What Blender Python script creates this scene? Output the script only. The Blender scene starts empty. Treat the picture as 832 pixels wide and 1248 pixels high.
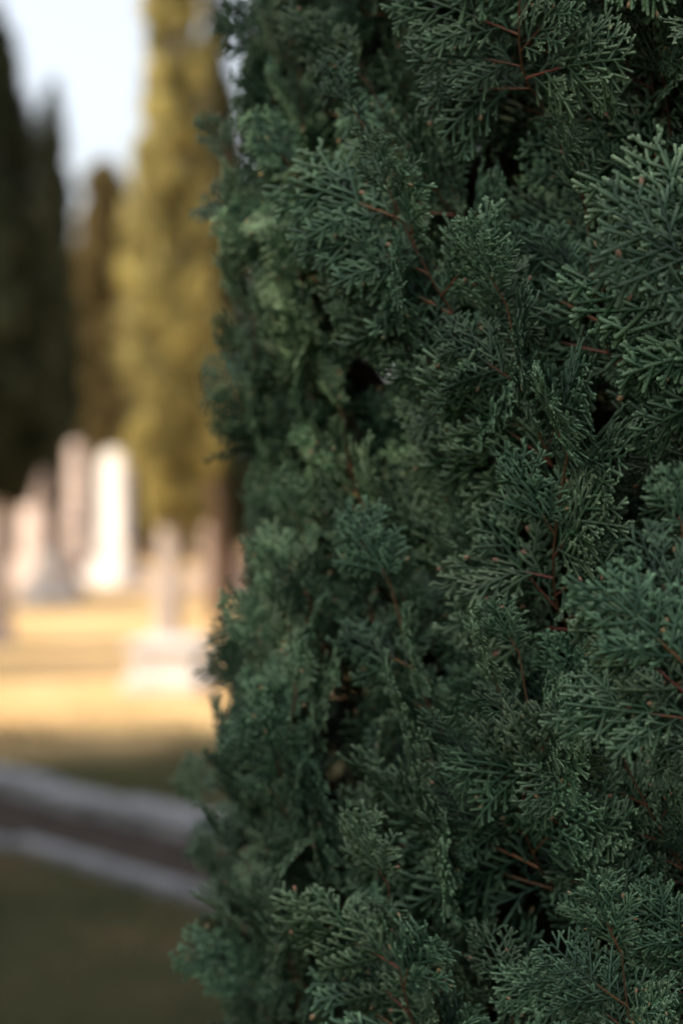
import bpy, math, random
import numpy as np
from mathutils import Vector, Matrix, Euler, noise
random.seed(7); rng=np.random.default_rng(7)
scene=bpy.context.scene
RAD=math.radians
# ------------------------------------------------------------ helpers
def link(o,parent=None):
    scene.collection.objects.link(o)
    if parent: o.parent=parent
    return o
def empty(name):
    e=bpy.data.objects.new(name,None); e.empty_display_size=.2
    return link(e)
def mesh_np(name,V,F,cols=None,smooth=False,mats=()):
    V=np.asarray(V,dtype=np.float32); F=np.asarray(F,dtype=np.int32)
    me=bpy.data.meshes.new(name)
    me.vertices.add(len(V)); me.vertices.foreach_set('co',V.ravel())
    k=F.shape[1]
    me.loops.add(F.size); me.loops.foreach_set('vertex_index',F.ravel())
    me.polygons.add(len(F)); me.polygons.foreach_set('loop_start',np.arange(0,F.size,k,dtype=np.int32))
    me.polygons.foreach_set('use_smooth',np.full(len(F),smooth,dtype=bool))
    me.update(calc_edges=True)
    if cols is not None:
        a=me.color_attributes.new('Col','FLOAT_COLOR','POINT')
        c=np.ones((len(V),4),dtype=np.float32); c[:,:3]=cols
        a.data.foreach_set('color',c.ravel())
    for m in mats: me.materials.append(m)
    me.validate()
    return me
def newmat(name):
    m=bpy.data.materials.new(name); m.use_nodes=True
    nt=m.node_tree; b=nt.nodes['Principled BSDF']
    return m,nt,b
def N(nt,t,**kw):
    n=nt.nodes.new(t)
    for k,v in kw.items(): setattr(n,k,v)
    return n
def noise_ramp(nt,scale,stops,detail=6,rough=.6,coord='Object'):
    tc=N(nt,'ShaderNodeTexCoord'); no=N(nt,'ShaderNodeTexNoise')
    no.inputs['Scale'].default_value=scale; no.inputs['Detail'].default_value=detail; no.inputs['Roughness'].default_value=rough
    nt.links.new(tc.outputs[coord],no.inputs['Vector'])
    r=N(nt,'ShaderNodeValToRGB'); el=r.color_ramp.elements
    while len(el)<len(stops): el.new(.5)
    for e,(p,c) in zip(el,stops): e.position=p; e.color=(*c,1)
    nt.links.new(no.outputs['Fac'],r.inputs['Fac'])
    return r,no,tc
# ------------------------------------------------------------ materials
def foliage_mat(name,tint=(1,1,1),rough=.5,trans=.12,rand=.35):
    m,nt,b=newmat(name)
    at=N(nt,'ShaderNodeAttribute'); at.attribute_name='Col'
    oi=N(nt,'ShaderNodeObjectInfo')
    mr=N(nt,'ShaderNodeMapRange'); mr.inputs['To Min'].default_value=1-rand; mr.inputs['To Max'].default_value=1+rand
    nt.links.new(oi.outputs['Random'],mr.inputs['Value'])
    hs=N(nt,'ShaderNodeHueSaturation')
    mh=N(nt,'ShaderNodeMath',operation='MULTIPLY_ADD')
    wn=N(nt,'ShaderNodeTexWhiteNoise',noise_dimensions='1D'); nt.links.new(oi.outputs['Random'],wn.inputs['W'])
    nt.links.new(wn.outputs['Value'],mh.inputs[0]); mh.inputs[1].default_value=.06 if rand else 0; mh.inputs[2].default_value=.452 if rand else .5
    nt.links.new(mh.outputs[0],hs.inputs['Hue']); nt.links.new(mr.outputs[0],hs.inputs['Value'])
    mx=N(nt,'ShaderNodeMix',data_type='RGBA',blend_type='MULTIPLY'); mx.inputs[0].default_value=1
    mx.inputs[7].default_value=(*tint,1)
    nt.links.new(at.outputs['Color'],mx.inputs[6]); nt.links.new(mx.outputs[2],hs.inputs['Color'])
    nt.links.new(hs.outputs['Color'],b.inputs['Base Color'])
    b.inputs['Roughness'].default_value=rough; b.inputs['Specular IOR Level'].default_value=.4
    if trans>0:
        out=nt.nodes['Material Output']; tr=N(nt,'ShaderNodeBsdfTranslucent'); ms=N(nt,'ShaderNodeMixShader'); ms.inputs[0].default_value=trans
        nt.links.new(hs.outputs['Color'],tr.inputs['Color'])
        nt.links.new(b.outputs[0],ms.inputs[1]); nt.links.new(tr.outputs[0],ms.inputs[2]); nt.links.new(ms.outputs[0],out.inputs['Surface'])
    return m
M_spray=foliage_mat('cypress_scale_leaves',rough=.42,trans=0)
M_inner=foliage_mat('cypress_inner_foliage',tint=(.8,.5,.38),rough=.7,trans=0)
M_bg=foliage_mat('cypress_crown',rough=.8,trans=.2,rand=.0)
M_grass=foliage_mat('grass_blades',rough=.8,trans=.3,rand=.0)
def bark(name,c1,c2):
    m,nt,b=newmat(name)
    r,no,tc=noise_ramp(nt,14,[(.3,c1),(.7,c2)],8,.7)
    mp=N(nt,'ShaderNodeMapping'); mp.inputs['Scale'].default_value=(1,1,.15)
    nt.links.new(tc.outputs['Object'],mp.inputs['Vector']); nt.links.new(mp.outputs[0],no.inputs['Vector'])
    nt.links.new(r.outputs['Color'],b.inputs['Base Color']); b.inputs['Roughness'].default_value=.85
    bp=N(nt,'ShaderNodeBump'); bp.inputs['Strength'].default_value=.6; bp.inputs['Distance'].default_value=.02
    nt.links.new(no.outputs['Fac'],bp.inputs['Height']); nt.links.new(bp.outputs[0],b.inputs['Normal'])
    return m
M_bark=bark('cypress_bark',(.06,.035,.022),(.2,.12,.075))
M_palebark=bark('pale_cypress_bark',(.28,.22,.18),(.60,.50,.44))
def stone(name,c1,c2,scale=5,spec=.3):
    m,nt,b=newmat(name)
    r,no,tc=noise_ramp(nt,scale,[(.3,c1),(.65,c2)],8,.65)
    nt.links.new(r.outputs['Color'],b.inputs['Base Color']); b.inputs['Roughness'].default_value=.85; b.inputs['Specular IOR Level'].default_value=spec
    n2=N(nt,'ShaderNodeTexNoise'); n2.inputs['Scale'].default_value=40; n2.inputs['Detail'].default_value=8
    nt.links.new(tc.outputs['Object'],n2.inputs['Vector'])
    bp=N(nt,'ShaderNodeBump'); bp.inputs['Strength'].default_value=.4; bp.inputs['Distance'].default_value=.01
    nt.links.new(n2.outputs['Fac'],bp.inputs['Height']); nt.links.new(bp.outputs[0],b.inputs['Normal'])
    return m
M_marble=stone('white_marble',(.50,.46,.42),(.74,.69,.64),3)
M_lime=stone('weathered_limestone',(.34,.26,.21),(.60,.48,.41),4)
M_pink=stone('pink_sandstone',(.16,.10,.08),(.28,.19,.15),4)
M_kerb=stone('kerb_stone',(.11,.11,.11),(.31,.31,.31),7,.2)
M_gravel=stone('path_gravel',(.3,.22,.18),(.5,.4,.35),12,.1)
M_drain=stone('drain_soil',(.028,.020,.014),(.07,.052,.04),6,.05)
# ground
m,nt,b=newmat('ground_dry_lawn'); M_ground=m
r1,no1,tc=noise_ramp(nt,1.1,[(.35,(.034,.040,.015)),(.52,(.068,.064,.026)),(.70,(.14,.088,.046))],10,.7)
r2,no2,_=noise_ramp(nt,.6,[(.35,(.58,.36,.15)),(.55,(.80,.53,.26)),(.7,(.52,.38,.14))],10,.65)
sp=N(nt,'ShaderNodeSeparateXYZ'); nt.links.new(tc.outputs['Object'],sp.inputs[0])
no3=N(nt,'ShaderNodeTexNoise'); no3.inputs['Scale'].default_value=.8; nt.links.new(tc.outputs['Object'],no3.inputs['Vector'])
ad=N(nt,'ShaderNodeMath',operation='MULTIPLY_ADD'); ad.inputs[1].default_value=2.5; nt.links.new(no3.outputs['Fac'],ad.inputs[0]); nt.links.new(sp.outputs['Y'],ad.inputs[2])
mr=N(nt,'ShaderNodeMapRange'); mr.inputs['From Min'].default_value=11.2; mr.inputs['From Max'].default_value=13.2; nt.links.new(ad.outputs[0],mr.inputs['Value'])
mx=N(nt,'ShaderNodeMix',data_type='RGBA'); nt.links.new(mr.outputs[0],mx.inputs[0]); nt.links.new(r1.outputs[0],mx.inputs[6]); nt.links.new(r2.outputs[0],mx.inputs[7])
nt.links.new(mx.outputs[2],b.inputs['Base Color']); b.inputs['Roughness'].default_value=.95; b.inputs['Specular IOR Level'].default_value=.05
n4=N(nt,'ShaderNodeTexNoise'); n4.inputs['Scale'].default_value=30; n4.inputs['Detail'].default_value=8; nt.links.new(tc.outputs['Object'],n4.inputs['Vector'])
bp=N(nt,'ShaderNodeBump'); bp.inputs['Distance'].default_value=.03; nt.links.new(n4.outputs['Fac'],bp.inputs['Height']); nt.links.new(bp.outputs[0],b.inputs['Normal'])
# ------------------------------------------------------------ camera
CZ=1.45; K=36/70/1248
cam=bpy.data.cameras.new('camera'); co=link(bpy.data.objects.new('camera',cam)); scene.camera=co
cam.sensor_fit='VERTICAL'; cam.sensor_height=36; cam.sensor_width=24; cam.lens=70
co.location=(0,0,CZ); co.rotation_euler=(RAD(90-1.04),0,0)
cam.clip_start=.05; cam.clip_end=2000
cam.dof.use_dof=True; cam.dof.focus_distance=1.50; cam.dof.aperture_fstop=2.8; cam.dof.aperture_blades=0
def PX(x,d): return (x-416)*K*d
# ------------------------------------------------------------ light
EL=34; sxy=Vector((-.965,-.26)).normalized()
S=Vector((sxy.x*math.cos(RAD(EL)),sxy.y*math.cos(RAD(EL)),math.sin(RAD(EL))))
sun=bpy.data.lights.new('sun','SUN'); sun.energy=5; sun.angle=RAD(.5); sun.color=(1,.84,.62)
so=link(bpy.data.objects.new('sun',sun)); so.rotation_euler=S.to_track_quat('Z','Y').to_euler()
w=bpy.data.worlds.new('World'); scene.world=w; w.use_nodes=True; nt=w.node_tree
bg=nt.nodes['Background']; sk=nt.nodes.new('ShaderNodeTexSky'); sk.sky_type='NISHITA'; sk.sun_disc=False
sk.sun_elevation=RAD(EL); sk.sun_rotation=math.atan2(S.x,S.y)%(2*math.pi); sk.dust_density=4.0; sk.air_density=1.0
hz=nt.nodes.new('ShaderNodeHueSaturation'); hz.inputs['Saturation'].default_value=.42
nt.links.new(sk.outputs[0],hz.inputs['Color']); nt.links.new(hz.outputs[0],bg.inputs['Color']); bg.inputs['Strength'].default_value=.35
scene.view_settings.view_transform='Standard'; scene.view_settings.look='None'; scene.view_settings.exposure=0
# ------------------------------------------------------------ spray meshes
class Buf:
    def __init__(s): s.V=[];s.F=[];s.C=[];s.n=0
    def tube(s,P,A,B,R,C,ra=1.2,rb=.8):
        n=len(P); R=R[:,None]
        ring=np.stack([P+A*R*ra,P+B*R*rb,P-A*R*ra,P-B*R*rb],1)
        s.V.append(ring.reshape(-1,3)); s.C.append(np.repeat(C,4,0))
        i=np.arange(n-1)[:,None]*4+s.n; j=np.arange(4)[None]; k=(j+1)%4
        s.F.append(np.stack([i+j,i+k,i+4+k,i+4+j],2).reshape(-1,4)); s.n+=4*n
def unit(v): return v/np.linalg.norm(v)
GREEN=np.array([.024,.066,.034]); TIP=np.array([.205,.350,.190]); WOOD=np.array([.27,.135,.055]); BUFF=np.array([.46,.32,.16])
def rotv(v,ax,a):
    return v*math.cos(a)+np.cross(ax,v)*math.sin(a)+ax*np.dot(ax,v)*(1-math.cos(a))
def grow(buf,rs,p0,d,nrm,L,r,order,wood=0.):
    d=unit(d); side=unit(np.cross(d,nrm)); nrm=np.cross(side,d)
    step=.0023; ns=max(2,int(L/step))
    t=np.repeat(np.arange(ns),2)*step+np.tile([.05,.85],ns)*step
    t=np.append(t,t[-1]+step*.5)
    k1=rs.normal(0,3.5) if order else rs.normal(0,2); k2=rs.normal(0,3)-(1.2 if order==0 else 0)
    pos=lambda t:p0+np.outer(t,d)+np.outer(t*t/2*k1,side)+np.outer(t*t/2*k2,nrm)
    P=pos(t); u=t/t[-1]
    R=np.tile([.72,1.16],ns).astype(float); R=np.append(R,.3)
    woody=(u<wood)
    R=r*R*(1-.15*u); R[woody]=r*.72*(1-.2*u[woody])
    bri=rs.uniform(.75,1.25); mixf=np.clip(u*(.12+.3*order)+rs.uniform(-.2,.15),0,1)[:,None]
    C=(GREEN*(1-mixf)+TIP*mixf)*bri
    if wood>0:
        f=np.clip((wood-u)/.12+.5,0,1)[:,None]; C=C*(1-f)+WOOD*rs.uniform(.6,1.1)*f
    if order>=2 and rs.random()<.014:
        C[-4:]=BUFF*.8; R[-4:-1]=r*1.2
    buf.tube(P,np.tile(side,(len(P),1)),np.tile(nrm,(len(P),1)),R,C)
    if order==3: return
    sp=[.0072,.0059,.0052][order]; tt=sp*(1.3 if order==0 else 1.1)*rs.uniform(.8,1.2); sgn=rs.choice([-1,1])
    while tt<L-.003:
        u_=tt/L
        if order==0: l=(.052*(1-u_)**.75+.015)*(.5+.5*min(1,u_/.2))
        elif order==1: l=.0215*(1-u_)**.5*min(1,L/.035)+.004
        else: l=.0072*(1-u_)+.003
        l*=rs.uniform(.7,1.2)*(L/.1 if order==0 else 1)
        if rs.random()<(.96 if order<2 else .5) and l>.004:
            p=pos(np.array([tt]))[0]; dd=unit(d+side*k1*tt+nrm*k2*tt)
            a=RAD(rs.normal([45,43,41][order],5))*sgn
            nd=rotv(dd,nrm,a)
            nd=rotv(nd,dd,rs.normal(0,.13))
            grow(buf,rs,p,nd,unit(nrm+rs.normal(0,.11,3)),l,r*.97,order+1,.0)
        sgn=-sgn; tt+=sp*rs.uniform(.7,1.1)
sprays=bpy.data.collections.new('cypress_sprays')
NV=15; tot=0
for i in range(NV):
    rs=np.random.default_rng(300+i); b_=Buf()
    L=rs.uniform(.07,.125)
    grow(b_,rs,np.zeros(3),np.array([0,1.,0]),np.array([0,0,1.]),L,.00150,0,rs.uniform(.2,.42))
    V=np.concatenate(b_.V);F=np.concatenate(b_.F);C=np.concatenate(b_.C)
    V[:,2]-= (V[:,0]**2)*rs.uniform(1,5)
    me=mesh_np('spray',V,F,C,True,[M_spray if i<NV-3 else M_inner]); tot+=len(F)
    sprays.objects.link(bpy.data.objects.new('spray_%02d'%i,me))
print('spray quads',tot)
# ------------------------------------------------------------ foreground cypress
CX,CY,R0,H=.54,2.01,.690,6.2
def prof(z):
    if z<.55: f=.72+.28*max(0,(z-.1)/.45)
    elif z<2.3: f=1+.035*math.exp(-((z-1.14)/.15)**2)-.012*max(0,(z-1.5))
    else: f=.98*max(.03,1-((z-2.3)/(H-2.3))**1.4)
    return f
def g2(dg,z,a,zz,sa,sz): return math.exp(-((dg-a)/sa)**2-((z-zz)/sz)**2)
def lobes(th,z):
    dg=(math.degrees(th)+180)%360-180
    w_=7*math.sin(z*5.3)
    r=0
    r-=.13*math.exp(-((dg+152+w_*.5)/6)**2)
    r+=.02*math.exp(-((dg+140)/8)**2)
    r-=.12*math.exp(-((dg+120+w_)/5)**2)
    r-=.16*g2(dg,z,-129,1.75,5,.08)+.14*g2(dg,z,-131,1.31,4.5,.05)+.12*g2(dg,z,-122,1.52,4,.06)
    r+=.06*g2(dg,z,-100,1.40,9,.13)+.03*g2(dg,z,-108,1.66,6,.08)
    de=min(abs(dg+178),abs(dg-182))
    r+=math.exp(-(de/22)**2)*(.012+.022*math.exp(-((z-1.24)/.13)**2))
    return r
pts=[];rots=[];scl=[];idx=[]
bb=Buf(); WB=np.array([.10,.055,.032])
def stem(P0,P1,P2,r0,r1,col,n=9):
    t=np.linspace(0,1,n)[:,None]; P=(1-t)**2*P0+2*t*(1-t)*P1+t*t*P2
    d=unit(P2-P0); a=unit(np.cross(d,[.3,.2,.9])); b=np.cross(d,a)
    R=np.linspace(r0,r1,n); bb.tube(P,np.tile(a,(n,1)),np.tile(b,(n,1)),R,np.tile(col,(n,1)),1,1)
def add(p,d,nrm,s,i):
    d=Vector(d).normalized(); x=d.cross(Vector(nrm)).normalized(); z=x.cross(d)
    M=Matrix((x,d,z)).transposed()
    pts.append(tuple(p)); rots.append(tuple(M.to_euler())); scl.append(s); idx.append(i)
def clump(th,z,dr,s,nsp,rs,inner=False,side=0.):
    o=np.array([math.cos(th),math.sin(th),0]); tg=np.array([-math.sin(th),math.cos(th),0]); up=np.array([0,0,1.])
    r=R0*prof(z)+lobes(th,z)*min(1,prof(z))+dr
    if r<.03: r=.03
    C0=np.array([CX,CY,0])
    base=C0+o*max(.02,(r-.16*s))+up*(z-.09*s)
    lean=rs.normal(0,.22)
    sd=unit(o*rs.uniform(.3,.65)*(1-.3*side)+up*rs.uniform(.85,1.1)+tg*lean)
    L=rs.uniform(.12,.19)*s
    mid=base+ (o*.6+up*.2)*L*.5; tip=base+sd*L
    stem(base,mid,tip,.0013*s,.0009*s,WOOD*rs.uniform(.25,.8),7)
    zt=max(.3,z-.15-r*.6); tr=C0+up*zt
    if not inner: stem(tr,tr+o*(r*.35)+up*.12,base,.006,.0013*s,WB*rs.uniform(.5,1.2),8)
    for k in range(nsp):
        u=.08+.8*(k+.5)/nsp if k<nsp-1 else 1.0
        t=u; p=(1-t)**2*base+2*t*(1-t)*mid+t*t*tip
        sg=1 if k%2 else -1
        a=RAD(rs.uniform(30,78)*(1.2-.6*u)) if k<nsp-1 else rs.normal(0,.12)
        d=sd*math.cos(a)+tg*sg*math.sin(a)+o*rs.uniform(.0,.45)*(1-.3*side)-up*(rs.uniform(-.1,.28)*(1-u))
        nr=unit(o+.3*up+rs.normal(0,.25+.45*side,3))
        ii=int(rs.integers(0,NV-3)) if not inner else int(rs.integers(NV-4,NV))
        add(p,d,nr,s*rs.uniform(.75,1.12)*(1.12-.3*u),ii)
rs=np.random.default_rng(36); rs2=np.random.default_rng(99)
def nz(th,z,f,o=0): return noise.noise(Vector((math.cos(th)*R0*f,math.sin(th)*R0*f+o,z*f*.6)))
z=.2; row=0
while z<H-.05:
    fine=.72<z<2.35
    dz=.092 if fine else .15
    Rz=max(.05,R0*prof(z))
    n=int(2*math.pi*Rz/(.094 if fine else .17))+3
    off=rs.uniform(0,6)
    for k in range(n):
        th=off+2*math.pi*(k+rs.uniform(-.35,.35))/n
        dg=(math.degrees(th)+180)%360-180
        back=-35<dg<125
        if back and fine and rs.random()<.6: continue
        v=nz(th,z,8.0,1.3)+.5*nz(th,z,17,3)
        de=min(abs(dg+178),abs(dg-182)); edge=math.exp(-(de/24)**2)
        dr=.10*v+rs.normal(0,.038)
        if v<-.12: dr-=.12
        dr=dr*(1-.85*edge)
        if de<50: dr=min(dr,.025)
        s=(rs.uniform(.85,1.22)*(1-.15*edge) if fine else 1.9)*(1.4 if back and fine else 1)
        clump(th,z+rs.uniform(-.035,.035),dr,s,8 if fine else 6,rs,False,edge)
    if fine:   # extra tufts closing the left flank
        for k in range(5):
            th=RAD(182+rs2.uniform(-26,24))
            clump(th,z+rs2.uniform(-.045,.045),rs2.normal(-.012,.012),rs2.uniform(.75,1.0),8,rs2,False,.9)
    for k in range(int(n*.42)):
        th=rs.uniform(0,6.283)
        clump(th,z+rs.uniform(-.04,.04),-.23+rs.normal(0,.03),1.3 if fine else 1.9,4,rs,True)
    z+=dz
print('sprays',len(pts))
tree=empty('cypress_tree')
me=bpy.data.meshes.new('foliage'); me.from_pydata(pts,[],[])
a=me.attributes.new('rot','FLOAT_VECTOR','POINT'); a.data.foreach_set('vector',np.array(rots,dtype=np.float32).ravel())
a=me.attributes.new('scl','FLOAT','POINT'); a.data.foreach_set('value',np.array(scl,dtype=np.float32))
a=me.attributes.new('idx','INT','POINT'); a.data.foreach_set('value',np.array(idx,dtype=np.int32))
fo=link(bpy.data.objects.new('foliage',me),tree)
ng=bpy.data.node_groups.new('spray_scatter','GeometryNodeTree'); ng.is_modifier=True
ng.interface.new_socket('Geometry',in_out='INPUT',socket_type='NodeSocketGeometry')
ng.interface.new_socket('Geometry',in_out='OUTPUT',socket_type='NodeSocketGeometry')
gi=ng.nodes.new('NodeGroupInput'); go=ng.nodes.new('NodeGroupOutput')
ci=ng.nodes.new('GeometryNodeCollectionInfo'); ci.inputs['Collection'].default_value=sprays
ci.inputs['Separate Children'].default_value=True; ci.inputs['Reset Children'].default_value=True
ip=ng.nodes.new('GeometryNodeInstanceOnPoints'); ip.inputs['Pick Instance'].default_value=True
def na(t,nm):
    n=ng.nodes.new('GeometryNodeInputNamedAttribute'); n.data_type=t; n.inputs['Name'].default_value=nm; return n.outputs[0]
er=ng.nodes.new('FunctionNodeEulerToRotation')
ng.links.new(na('FLOAT_VECTOR','rot'),er.inputs[0]); ng.links.new(er.outputs[0],ip.inputs['Rotation'])
ng.links.new(na('FLOAT','scl'),ip.inputs['Scale']); ng.links.new(na('INT','idx'),ip.inputs['Instance Index'])
ng.links.new(gi.outputs[0],ip.inputs['Points']); ng.links.new(ci.outputs[0],ip.inputs['Instance']); ng.links.new(ip.outputs[0],go.inputs[0])
md=fo.modifiers.new('scatter','NODES'); md.node_group=ng
M_twig=foliage_mat('cypress_twigs',rough=.7,trans=0,rand=0)
link(bpy.data.objects.new('twigs',mesh_np('twigs',np.concatenate(bb.V),np.concatenate(bb.F),np.concatenate(bb.C),True,[M_twig])),tree)
def trunk_mesh(name,x,y,h,r0,r1,mat,parent,seed=0,flare=1.5,limbs=0,zl=1.2):
    rs=np.random.default_rng(seed); V=[];F=[];m_=14;n=18
    def tb(P,R):
        b0=len(V)
        for i,(p,r) in enumerate(zip(P,R)):
            for j in range(m_):
                a=2*math.pi*j/m_; q=r*(1+.12*math.sin(3*a+seed)+.06*math.sin(7*a+i))
                V.append((p[0]+q*math.cos(a),p[1]+q*math.sin(a),p[2]))
        for i in range(len(P)-1):
            for j in range(m_):
                k=(j+1)%m_; F.append((b0+i*m_+j,b0+i*m_+k,b0+(i+1)*m_+k,b0+(i+1)*m_+j))
    P=[];R=[]
    for i in range(n):
        t=i/(n-1); P.append((x+.04*math.sin(t*5+seed),y+.04*math.cos(t*4+seed)-.04,-.05+t*(h+.05))); R.append((r0*(1-t)+r1*t)*(1+(flare-1)*math.exp(-t*h*5)))
    tb(P,R)
    for k in range(limbs):
        a=rs.uniform(0,6.28); z0=zl+rs.uniform(0,1)*(h-zl)*.7; l=rs.uniform(.5,.9)
        Q=[(x+math.cos(a)*.25*t*l,y+math.sin(a)*.25*t*l,z0+t*l) for t in np.linspace(0,1,6)]
        tb(Q,np.linspace(r0*.3,.006,6))
    return link(bpy.data.objects.new(name,mesh_np(name,V,F,None,True,[mat])),parent)
trunk_mesh('trunk',CX,CY,H-.5,.10,.015,M_bark,tree,3,1.4)
# ------------------------------------------------------------ background cypresses
def leaf_cloud(centers,rad,nper,ln,wd,col,rs,outc=None,tintvar=.3):
    k=len(centers); c=np.repeat(centers,nper,0); r=np.repeat(rad,nper)[:,None]
    q=rs.normal(0,1,(k*nper,3)); q/=np.linalg.norm(q,axis=1)[:,None]; q*=rs.uniform(.35,1,(k*nper,1))
    P=c+q*r*np.array([1,1,1.5])
    out=np.repeat(outc,nper,0) if outc is not None else q
    d=out*.6+q*.5+np.array([0,0,1.])+rs.normal(0,.35,P.shape); d/=np.linalg.norm(d,axis=1)[:,None]
    nn=out+rs.normal(0,.6,P.shape); s=np.cross(d,nn); s/=np.linalg.norm(s,axis=1)[:,None]
    l=ln*rs.uniform(.6,1.3,(len(P),1)); w_=wd*rs.uniform(.6,1.3,(len(P),1))
    V=np.stack([P-d*l*.5,P+s*w_*.5-d*l*.05,P+d*l*.5,P-s*w_*.5-d*l*.05],1).reshape(-1,3)
    F=np.arange(len(P)*4).reshape(-1,4)
    tint=np.repeat(rs.uniform(1-tintvar,1+tintvar,k),nper)*rs.uniform(.8,1.2,len(P))
    C=np.asarray(col)[None]*tint[:,None]
    C=np.repeat(C,4,0)
    return V,F,C
def cyp(name,x,y,h,R,zb,col,seed,trunkr=.1,barkm=M_bark,K_=170,nper=90,ls=1.,shape=1.,tv=.3):
    rs=np.random.default_rng(seed); e=empty(name)
    zz=zb+(h-zb)*rs.random(K_)**1.15; t=(zz-zb)/(h-zb)
    pr=np.minimum(1,.45+t*4.0)*np.maximum(.05,(1-t**1.5)**(.75*shape))
    th=rs.uniform(0,2*math.pi,K_)
    rr=R*pr*(.80+.14*np.sin(th*3+zz*2.1+seed))*rs.uniform(.8,1.12,K_)
    rad=R*.30*rs.uniform(.6,1.2,K_)*np.maximum(.35,pr)
    rr=np.maximum(0,rr-rad*.5)
    o=np.stack([np.cos(th),np.sin(th),0*th],1)
    c=np.array([x,y,0])+o*rr[:,None]; c[:,2]=zz
    V,F,C=leaf_cloud(c,rad,nper,.11*ls,.032*ls,col,rs,o,tv)
    zz2=zb+(h-zb)*.93*rs.random(K_//2); t2=(zz2-zb)/(h-zb); pr2=np.minimum(1,.4+t2*4)*np.maximum(.05,(1-t2**1.5)**(.75*shape))
    th2=rs.uniform(0,6.28,K_//2); o2=np.stack([np.cos(th2),np.sin(th2),0*th2],1)
    c2=np.array([x,y,0])+o2*(R*pr2*.35)[:,None]; c2[:,2]=zz2
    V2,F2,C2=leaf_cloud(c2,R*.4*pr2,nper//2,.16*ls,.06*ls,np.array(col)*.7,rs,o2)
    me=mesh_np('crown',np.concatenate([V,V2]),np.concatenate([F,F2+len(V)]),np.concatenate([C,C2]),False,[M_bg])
    link(bpy.data.objects.new('crown',me),e)
    trunk_mesh('trunk',x,y,h*.9,trunkr,.015,barkm,e,seed,1.5,10,zb)
    return e
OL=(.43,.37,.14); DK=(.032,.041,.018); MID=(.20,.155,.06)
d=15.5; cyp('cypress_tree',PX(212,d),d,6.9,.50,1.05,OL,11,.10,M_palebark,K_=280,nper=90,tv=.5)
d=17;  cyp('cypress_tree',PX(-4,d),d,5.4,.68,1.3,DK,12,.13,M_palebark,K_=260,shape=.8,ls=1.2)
d=33;  cyp('cypress_tree',PX(66,d),d,7.9,.58,.8,DK,13,.10,K_=300,ls=1.6,shape=.65)  # far crown: its shade is put into the dark leaf colour
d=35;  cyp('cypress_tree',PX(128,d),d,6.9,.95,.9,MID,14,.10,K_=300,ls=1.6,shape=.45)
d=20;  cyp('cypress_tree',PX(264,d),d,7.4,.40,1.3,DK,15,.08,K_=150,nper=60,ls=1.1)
d=36;  cyp('cypress_tree',PX(22,d),d,6.6,.9,.8,DK,16,.10,K_=300,ls=1.6)  # dark crown colour stands in for shade here too
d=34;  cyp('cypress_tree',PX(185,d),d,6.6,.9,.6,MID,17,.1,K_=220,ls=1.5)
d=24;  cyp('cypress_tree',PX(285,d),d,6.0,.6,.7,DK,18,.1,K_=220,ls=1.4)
# trees standing to the left of the camera (their shade falls on the foreground)
cyp('cypress_tree',-7.3,16.1,9.5,.8,.8,DK,21,.14,K_=240,ls=1.6)
cyp('cypress_tree',-5.6,13.6,4.3,.62,.3,DK,23,.08,K_=180,ls=1.4,shape=.5)
cyp('cypress_tree',-5.7,14.8,4.0,.62,.3,DK,26,.08,K_=180,ls=1.4,shape=.5)
cyp('cypress_tree',-6.4,20.9,6.5,.9,.4,DK,24,.08,K_=200,ls=1.6,shape=.6)
cyp('cypress_tree',-6.9,22.6,6.5,.9,.4,DK,25,.08,K_=200,ls=1.6,shape=.6)
k=0; y=9.1
while y>-8.5:
    cyp('cypress_tree',-7.0+.25*math.sin(k*2.3),y,9.6+.5*math.sin(k*1.7),.95,.35,DK,40+k,.14,K_=230,nper=70,ls=2.0,shape=.55)
    y-=1.22; k+=1
# distant mass of trees
rs=np.random.default_rng(77); cs=[];ra=[]
for i in range(170):
    x=rs.uniform(-45,45); y=rs.uniform(42,62); h=rs.uniform(3.6,6.2)*(y/48)
    for j in range(9):
        t=j/8; cs.append((x+rs.normal(0,.3),y+rs.normal(0,.3),.3+h*t)); ra.append(1.15*(1-.6*t)*rs.uniform(.8,1.2))
V,F,C=leaf_cloud(np.array(cs),np.array(ra),45,.75,.34,(.030,.022,.013),rs)
link(bpy.data.objects.new('distant_trees',mesh_np('distant_trees',V,F,C,False,[M_bg])))
cs=[];ra=[]
for x in np.arange(-16,14,.28):
    for j in range(4):
        cs.append((x+rs.normal(0,.1),32.5+rs.normal(0,.22),.25+.3*j+rs.normal(0,.06))); ra.append(.34*rs.uniform(.8,1.2))
V,F,C=leaf_cloud(np.array(cs),np.array(ra),60,.14,.07,(.045,.032,.02),rs)
link(bpy.data.objects.new('hedge',mesh_np('hedge',V,F,C,False,[M_bg])))
# ------------------------------------------------------------ ground
def sheet(name,poly,z,mat):
    me=bpy.data.meshes.new(name); me.from_pydata([(x,y,z) for x,y in poly],[],[tuple(range(len(poly)))]); me.materials.append(mat)
    return link(bpy.data.objects.new(name,me))
n=60; g=np.sign(np.linspace(-1,1,n))*np.abs(np.linspace(-1,1,n))**3*600
GX,GY=np.meshgrid(g,g+10); GV=np.stack([GX.ravel(),GY.ravel(),np.zeros(n*n)],1)
i=np.arange(n-1); I,J=np.meshgrid(i,i); q=(J*n+I).ravel(); GF=np.stack([q,q+1,q+n+1,q+n],1)
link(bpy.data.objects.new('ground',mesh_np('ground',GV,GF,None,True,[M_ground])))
sheet('gravel_path',[(-40,25.6),(40,25.6),(40,29.0),(-40,29.0)],.004,M_gravel)
A0=np.array([-1.57,9.1]); kd=unit(np.array([1.06,-1.33])); kn=np.array([-kd[1],kd[0]])
if kn[1]<0: kn=-kn
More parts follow.
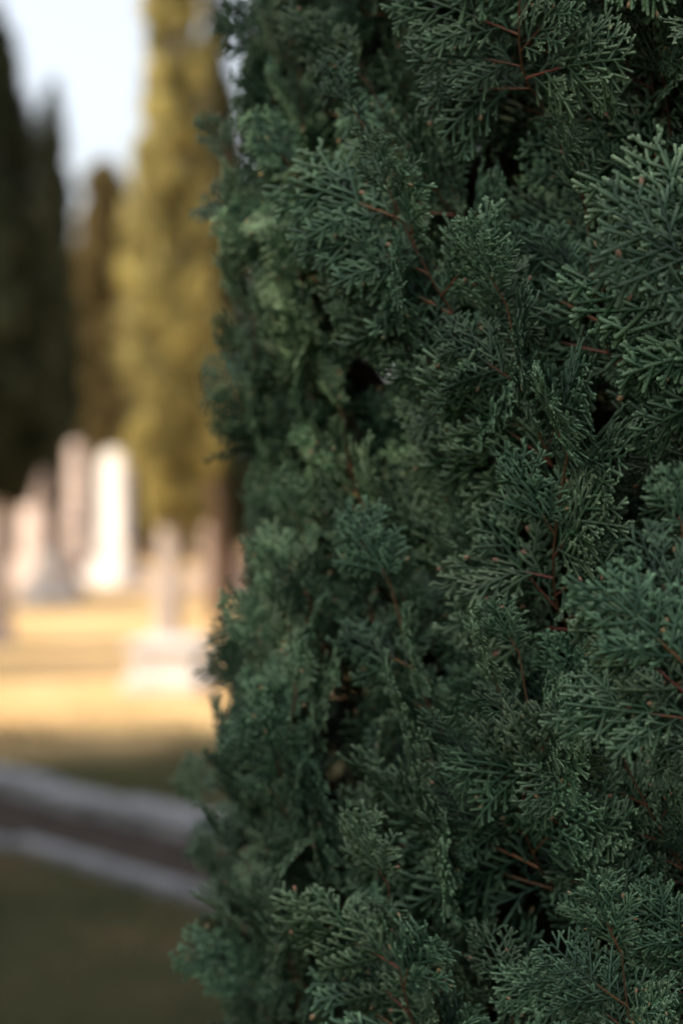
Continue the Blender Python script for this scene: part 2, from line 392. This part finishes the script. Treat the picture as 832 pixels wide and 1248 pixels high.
def kerb(name,org,h,wd,seed):
    rs=np.random.default_rng(seed); V=[];F=[]
    t=-7.0
    while t<6.5:
        L=rs.uniform(.5,1.0); bv=.015
        hh=h+rs.normal(0,.01); o=rs.normal(0,.012)
        a,b_=t+.008,t+L-.008
        prof_=[(0,-.05),(0,hh-bv),(bv*.4,hh-bv*.4),(bv,hh),(wd-bv,hh),(wd-bv*.4,hh-bv*.4),(wd,hh-bv),(wd,-.05)]
        b0=len(V); sec=[(a,.0),(a+bv,1),(b_-bv,1),(b_,0)]
        for s_,f in sec:
            for (u,z_) in prof_:
                uu=u if f else (u*.94+wd*.03); z2=z_ if f else (z_-bv*.7 if z_>0 else z_)
                p=org+kd*s_+kn*(uu+o); V.append((p[0],p[1],z2))
        m_=len(prof_)
        for i in range(3):
            for j in range(m_-1): F.append((b0+i*m_+j,b0+i*m_+j+1,b0+(i+1)*m_+j+1,b0+(i+1)*m_+j))
        F.append(tuple(b0+j for j in range(m_))); F.append(tuple(b0+3*m_+j for j in range(m_)))
        t+=L
    me=bpy.data.meshes.new(name); me.from_pydata(V,[],F); me.materials.append(M_kerb)
    link(bpy.data.objects.new(name,me))
kerb('stone_kerb',A0-kn*.05,.09,.18,1)
B0=np.array([-1.38,7.75]); kerb('stone_kerb',B0+kn*.03,.045,.09,2)
wgap=np.dot(A0-B0,kn)
p1=B0+kn*.11-kd*7; p2=B0+kn*.11+kd*6.4; p3=B0+kn*wgap+kd*6.4; p4=B0+kn*wgap-kd*7
sheet('drain_channel',[tuple(p1),tuple(p2),tuple(p3),tuple(p4)],.006,M_drain)
# grass
rs=np.random.default_rng(9); n=60000
X=rs.uniform(-4,2.5,n); Y=rs.uniform(3.2,13.0,n)
dd=(np.stack([X,Y],1)-B0)@kn
pat=np.array([noise.noise(Vector((a*1.3,b*1.3,0))) for a,b in zip(X,Y)])
keep=((dd<-.0)|(dd>wgap+.15))&(rs.random(n)<.5+pat*1.4)&(rs.random(n)<np.clip((14.2-Y)/3,0,1))
X=X[keep];Y=Y[keep];pt=pat[keep];n=len(X)
hh=rs.uniform(.02,.065,n)*np.clip((13.6-Y)/3,.4,1); a=rs.uniform(0,6.28,n); w_=.003
bx=np.cos(a)*w_; by=np.sin(a)*w_; lx=rs.normal(0,.02,n); ly=rs.normal(0,.02,n)
V=np.stack([np.stack([X-bx,Y-by,0*X],1),np.stack([X+bx,Y+by,0*X],1),np.stack([X+lx+bx*.3,Y+ly+by*.3,hh],1),np.stack([X+lx-bx*.3,Y+ly-by*.3,hh],1)],1).reshape(-1,3)
mixg=np.clip(rs.random(n)*.7+.2-pt,0,1)[:,None]; C=np.array([.05,.076,.024])*(1-mixg)+np.array([.17,.115,.06])*mixg
link(bpy.data.objects.new('grass',mesh_np('grass',V,np.arange(n*4).reshape(-1,4),np.repeat(C,4,0),False,[M_grass])))
# ------------------------------------------------------------ gravestones
def box(V,F,x0,x1,y0,y1,z0,z1,b_=.015,tx=0):
    b0=len(V)
    for z_,s_ in ((z0,0),(z1-b_,0),(z1,b_)):
        k=tx if z_>z0 else 0
        V+= [(x0+s_+k,y0+s_+k,z_),(x1-s_-k,y0+s_+k,z_),(x1-s_-k,y1-s_-k,z_),(x0+s_+k,y1-s_-k,z_)]
    for i in range(2):
        for j in range(4):
            k=(j+1)%4; F.append((b0+4*i+j,b0+4*i+k,b0+4*i+4+k,b0+4*i+4+j))
    F.append((b0+8,b0+9,b0+10,b0+11))
def slab(V,F,prof2,y0,y1):
    b0=len(V);m_=len(prof2)
    cx=sum(p[0] for p in prof2)/m_; cz=sum(p[1] for p in prof2)/m_
    sh=lambda f:[(cx+(p[0]-cx)*f,cz+(p[1]-cz)*f) for p in prof2]
    for y_,f in ((y0,.95),(y0+.02,1),(y1-.02,1),(y1,.95)):
        V+= [(p[0],y_,p[1]) for p in sh(f)]
    for i in range(3):
        for j in range(m_):
            k=(j+1)%m_; F.append((b0+i*m_+j,b0+i*m_+k,b0+(i+1)*m_+k,b0+(i+1)*m_+j))
    F.append(tuple(b0+j for j in range(m_))); F.append(tuple(b0+3*m_+j for j in range(m_)))
def arch(w_,z0,z1,n=12):
    r=w_/2; return [(-r,z0),(r,z0)]+[(r*math.cos(a),z1-r+r*math.sin(a)) for a in np.linspace(0,math.pi,n)]
def grave(kind,x,y,w_,h,mat,rot=0,name='gravestone'):
    V=[];F=[]
    if kind=='arch':
        box(V,F,-w_*.75,w_*.75,-.3,.3,0,.14); box(V,F,-w_*.6,w_*.6,-.2,.2,.14,.32); slab(V,F,arch(w_,.32,h),-.09,.09)
    elif kind=='obelisk':
        box(V,F,-w_*.8,w_*.8,-w_*.8,w_*.8,0,.16); box(V,F,-w_*.62,w_*.62,-w_*.62,w_*.62,.16,.55)
        box(V,F,-w_*.7,w_*.7,-w_*.7,w_*.7,.55,.62)
        box(V,F,-w_*.5,w_*.5,-w_*.5,w_*.5,.62,h-.22,.01,w_*.12); box(V,F,-w_*.38,w_*.38,-w_*.38,w_*.38,h-.22,h,w_*.3)
    elif kind=='cross':
        box(V,F,-w_*.6,w_*.6,-.25,.25,0,.18); box(V,F,-w_*.4,w_*.4,-.17,.17,.18,.5)
        t=w_*.16; zc=h-w_*.55
        slab(V,F,[(-t,.5),(t,.5),(t,zc-t),(w_*.5,zc-t),(w_*.5,zc+t),(t,zc+t),(t,h),(-t,h),(-t,zc+t),(-w_*.5,zc+t),(-w_*.5,zc-t),(-t,zc-t)],-.07,.07)
    elif kind=='gable':
        box(V,F,-w_*.7,w_*.7,-.28,.28,0,.16); box(V,F,-w_*.56,w_*.56,-.18,.18,.16,.3)
        slab(V,F,[(-w_*.45,.3),(w_*.45,.3),(w_*.45,h-.25),(w_*.56,h-.25),(w_*.56,h-.18),(0,h),(-w_*.56,h-.18),(-w_*.56,h-.25),(-w_*.45,h-.25)],-.1,.1)
    elif kind=='tomb':
        box(V,F,-w_*.5,w_*.5,-.35,.35,0,.1); box(V,F,-w_*.4,w_*.4,-.27,.27,.1,.28); box(V,F,-w_*.46,w_*.46,-.31,.31,.28,.34,.02)
    me=bpy.data.meshes.new(name); me.from_pydata(V,[],F); me.materials.append(mat)
    o=link(bpy.data.objects.new(name,me)); o.location=(x,y,0); o.rotation_euler=(0,0,rot)
d=27.5; grave('arch',PX(40,d),d,.36,1.90,M_lime,-.6)
d=29; grave('obelisk',PX(94,d),d,.24,1.95,M_lime,-.4)
d=27; grave('arch',PX(139,d),d,.42,1.80,M_marble,-.55)
d=24; grave('cross',PX(76,d),d,.34,1.05,M_lime,-.5)
d=22.5; grave('arch',PX(57,d),d,.24,.60,M_marble,-.9)
d=25; grave('arch',PX(272,d),d,.5,1.5,M_lime,-.2)
d=13.6; grave('tomb',PX(208,d),d,.52,.30,M_marble,-.15,'stone_tomb')
for i,(x,y) in enumerate([(-12,27),(-10,30),(-8.4,26),(4,28),(6,31),(7.5,27),(10,29),(2,30)]):
    grave(['arch','cross','gable','obelisk'][i%4],x,y,.5,1.4+.1*(i%3),[M_lime,M_marble,M_pink][i%3],.1*(i%3-1))
